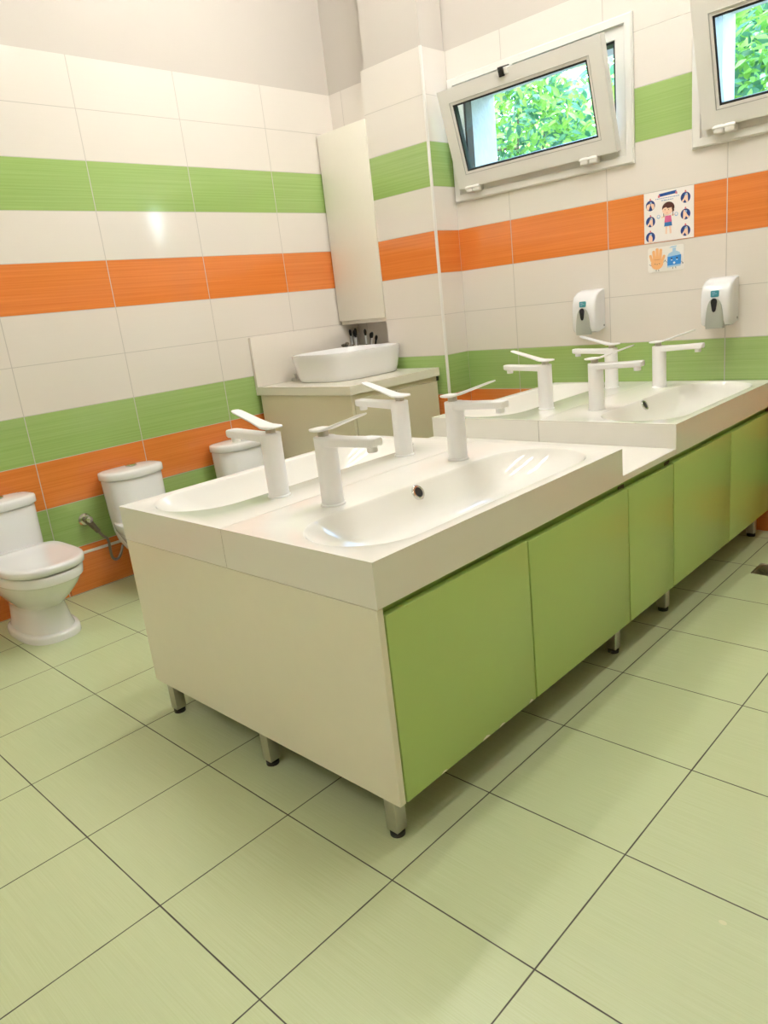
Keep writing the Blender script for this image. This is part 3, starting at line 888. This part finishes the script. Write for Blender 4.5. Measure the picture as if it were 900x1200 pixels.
P.ell('black', .435, .62, .008, .011, 8, 8); P.ell('black', .51, .612, .008, .011, 8, 8); P.ell('red', .48, .555, .02, .006, 8, 8)
for u in (.30, .66):
    P.ell('foam', u, .50, .035, .04, 3, 14); P.ell('paper', u, .505, .022, .026, 4, 12)
o = P.done('poster'); tag(o, 'square handwashing poster with a cartoon child and six blue circles', 'poster'); setmesh_origin(o, (1.89, 0, 1.2335))

names = ['card', 'palm', 'palmd', 'bottle', 'sky', 'black', 'white', 'navy']
P = Print(1.800, 1.956, 1.112, 1.213, -.0020, names)
pr = rrect((P.x0+P.x1)/2, (P.z0+P.z1)/2, .078, .0505, .009, 5)
loft(P.bm, [[(x, y, z) for x, z in pr] for y in (0, -.0018)])
# hand
for (u0, v0, u1, v1, w) in ((.115,.45,.075,.68,.075), (.185,.5,.165,.83,.085), (.265,.5,.265,.91,.085), (.345,.5,.365,.87,.085), (.40,.40,.455,.62,.075)):
    P.seg('palm', u0, v0, u1, v1, w, 2); P.ell('palm', u1, v1, w/2, w*.62, 2.2, 14)
P.ell('palm', .262, .36, .175, .26, 3, 28)
P.ell('palmd', .262, .50, .10, .015, 3.2, 14)
for u in (.205, .325): P.ell('black', u, .33, .018, .012, 4, 10)
P.ell('black', .265, .31, .020, .010, 4, 10)
P.seg('navy', .10, .27, .04, .34, .014, 2.5); P.seg('black', .235, .10, .235, .03, .014, 2.5); P.seg('black', .30, .10, .305, .03, .014, 2.5)
P.seg('black', .43, .36, .48, .42, .012, 2.5); P.ell('black', .485, .43, .014, .025, 3, 10)
# pump bottle
P.poly('sky', [(.545,.13),(.91,.16),(.915,.60),(.88,.70),(.80,.76),(.68,.75),(.58,.68),(.545,.57)], 2)
P.poly('bottle', [(.545,.20),(.915,.235),(.925,.60),(.555,.555)], 3)
P.poly('sky', [(.69,.74),(.78,.75),(.78,.90),(.69,.89)], 2.5); P.poly('sky', [(.60,.90),(.80,.93),(.80,.97),(.66,.96)], 2.5)
for u in (.665, .81):
    P.ell('black', u, .475, .022, .035, 4, 12); P.ell('white', u, .42, .02, .022, 4, 10)
P.ell('white', .735, .30, .032, .045, 4, 12); P.ell('black', .735, .44, .018, .010, 4, 8)
P.seg('black', .545, .34, .50, .40, .012, 2.5); P.seg('black', .92, .33, .965, .27, .012, 2.5); P.ell('black', .967, .25, .013, .03, 3, 10)
P.seg('black', .70, .13, .695, .06, .014, 2.5); P.seg('black', .77, .14, .78, .07, .014, 2.5)
o = P.done('sticker'); tag(o, 'small rounded sticker of a smiling hand beside a blue soap bottle', 'sticker'); setmesh_origin(o, (1.878, 0, 1.112))

# ------------------------------------------------------------------ floor drain
t = thing('floor_drain', 'square metal floor drain in the green floor tiles', 'drain', (2.465, -.443, 0))
bm = new()
DC = (2.465, -.443)
frp = [[(x, y, z) for x, y in rrect(DC[0], DC[1], a, a, .004, 3)] for a, z in ((.058, .0003), (.058, .0025), (.051, .003), (.049, .0015))]
loft(bm, frp, cap0=True, cap1=True); finish('drain_frame', bm, M['grate'], t)
bm = new()
lathe(bm, [(.046, .0016), (.046, .0034), (.041, .0040), (.040, .0024), (.030, .0026), (.029, .0040), (.022, .0042), (.021, .0026), (.012, .0028), (.011, .0044), (.001, .0046)], (DC[0], DC[1], 0), 36)
finish('grate', bm, M['grate'], t)

# ------------------------------------------------------------------ ceiling lamps (twin tubes)
def make_lamp(loc, label):
    t = thing('ceiling_light', label, 'ceiling lamp', loc, 'slim ceiling lamps')
    bm = new()
    prof = [(-.055, 0), (-.055, -.030), (-.045, -.040), (.045, -.040), (.055, -.030), (.055, 0)]
    loft(bm, [[(x, y, z) for x, z in prof] for y in (-.64, .64)]); finish('housing', bm, M['ceiling'], t, world=False)
    for s in (-1, 1):
        bm = new(); tube(bm, [(s*.028, -.60, -.062), (s*.028, .60, -.062)], .013, 16)
        finish('tube', bm, M['tube'], t, world=False)
        for y in (-.615, .615):
            bm = new(); box(bm, s*.028-.013, s*.028+.013, y-.015, y+.015, -.078, -.035, .003)
            finish('socket', bm, M['abs'], t, world=False)
    return t
lm = None
for y, wy, xs in ((-1.15, 'front row', (1.15, 2.0, 2.75)), (-4.6, 'rear row', (1.4, 3.4))):
    for x in xs:
        n = {1.15: 'nearest the toilet wall', 1.4: 'on the toilet side', 2.0: 'second from the toilet wall', 2.75: 'third from the toilet wall', 3.85: 'farthest from the toilets', 3.4: 'on the right side'}[x]
        lab = f'slim twin tube ceiling lamp, {wy}, {n}'
        if lm is None: lm = make_lamp((x, y, ZC-.0005), lab)
        else: dup(lm, (x, y, ZC-.0005), lab)

# ------------------------------------------------------------------ daylight
w = bpy.data.worlds.new('World'); SC.world = w; w.use_nodes = True
nt = w.node_tree; bg = nt.nodes['Background']
sky = nt.nodes.new('ShaderNodeTexSky'); sky.sky_type = 'NISHITA'; sky.sun_disc = False
sky.sun_elevation = math.radians(52); sky.sun_rotation = math.radians(200); sky.air_density = 1.2; sky.dust_density = 2.
nt.links.new(sky.outputs[0], bg.inputs[0]); bg.inputs[1].default_value = 3.
sun = bpy.data.lights.new('sun', 'SUN'); sun.energy = 1.5; sun.angle = math.radians(2); sun.color = (1, .96, .88)
so = bpy.data.objects.new('sun', sun); COL.objects.link(so); so.location = (3, -4, 9)
so.rotation_euler = Vector((-.35, .62, -.95)).to_track_quat('-Z', 'Y').to_euler()

# ------------------------------------------------------------------ camera
cam = bpy.data.cameras.new('camera'); co = bpy.data.objects.new('camera', cam); COL.objects.link(co)
Rm = ((0.719807,0.685406,-0.109980),(0.110867,-0.269909,-0.956482),(-0.685263,0.676289,-0.270272))
CPOS = (3.26552,-3.21573,1.10422); CF = 856.881
mat = Matrix(((Rm[0][0], -Rm[1][0], -Rm[2][0], 0), (Rm[0][1], -Rm[1][1], -Rm[2][1], 0), (Rm[0][2], -Rm[1][2], -Rm[2][2], 0), (0, 0, 0, 1)))
co.matrix_world = Matrix.Translation(CPOS) @ mat
cam.sensor_fit = 'HORIZONTAL'; cam.sensor_width = 36.; cam.lens = CF/900*36.
cam.clip_start = .02
SC.camera = co

SC.view_settings.view_transform = 'Standard'; SC.view_settings.look = 'None'
SC.view_settings.gamma = 1.; SC.view_settings.use_curve_mapping = False
SC.view_settings.exposure = .36
SC.cycles.use_denoising = True
SC.cycles.max_bounces = 10; SC.cycles.diffuse_bounces = 6; SC.cycles.glossy_bounces = 5
SC.cycles.transparent_max_bounces = 12
SC.cycles.sample_clamp_indirect = 8.
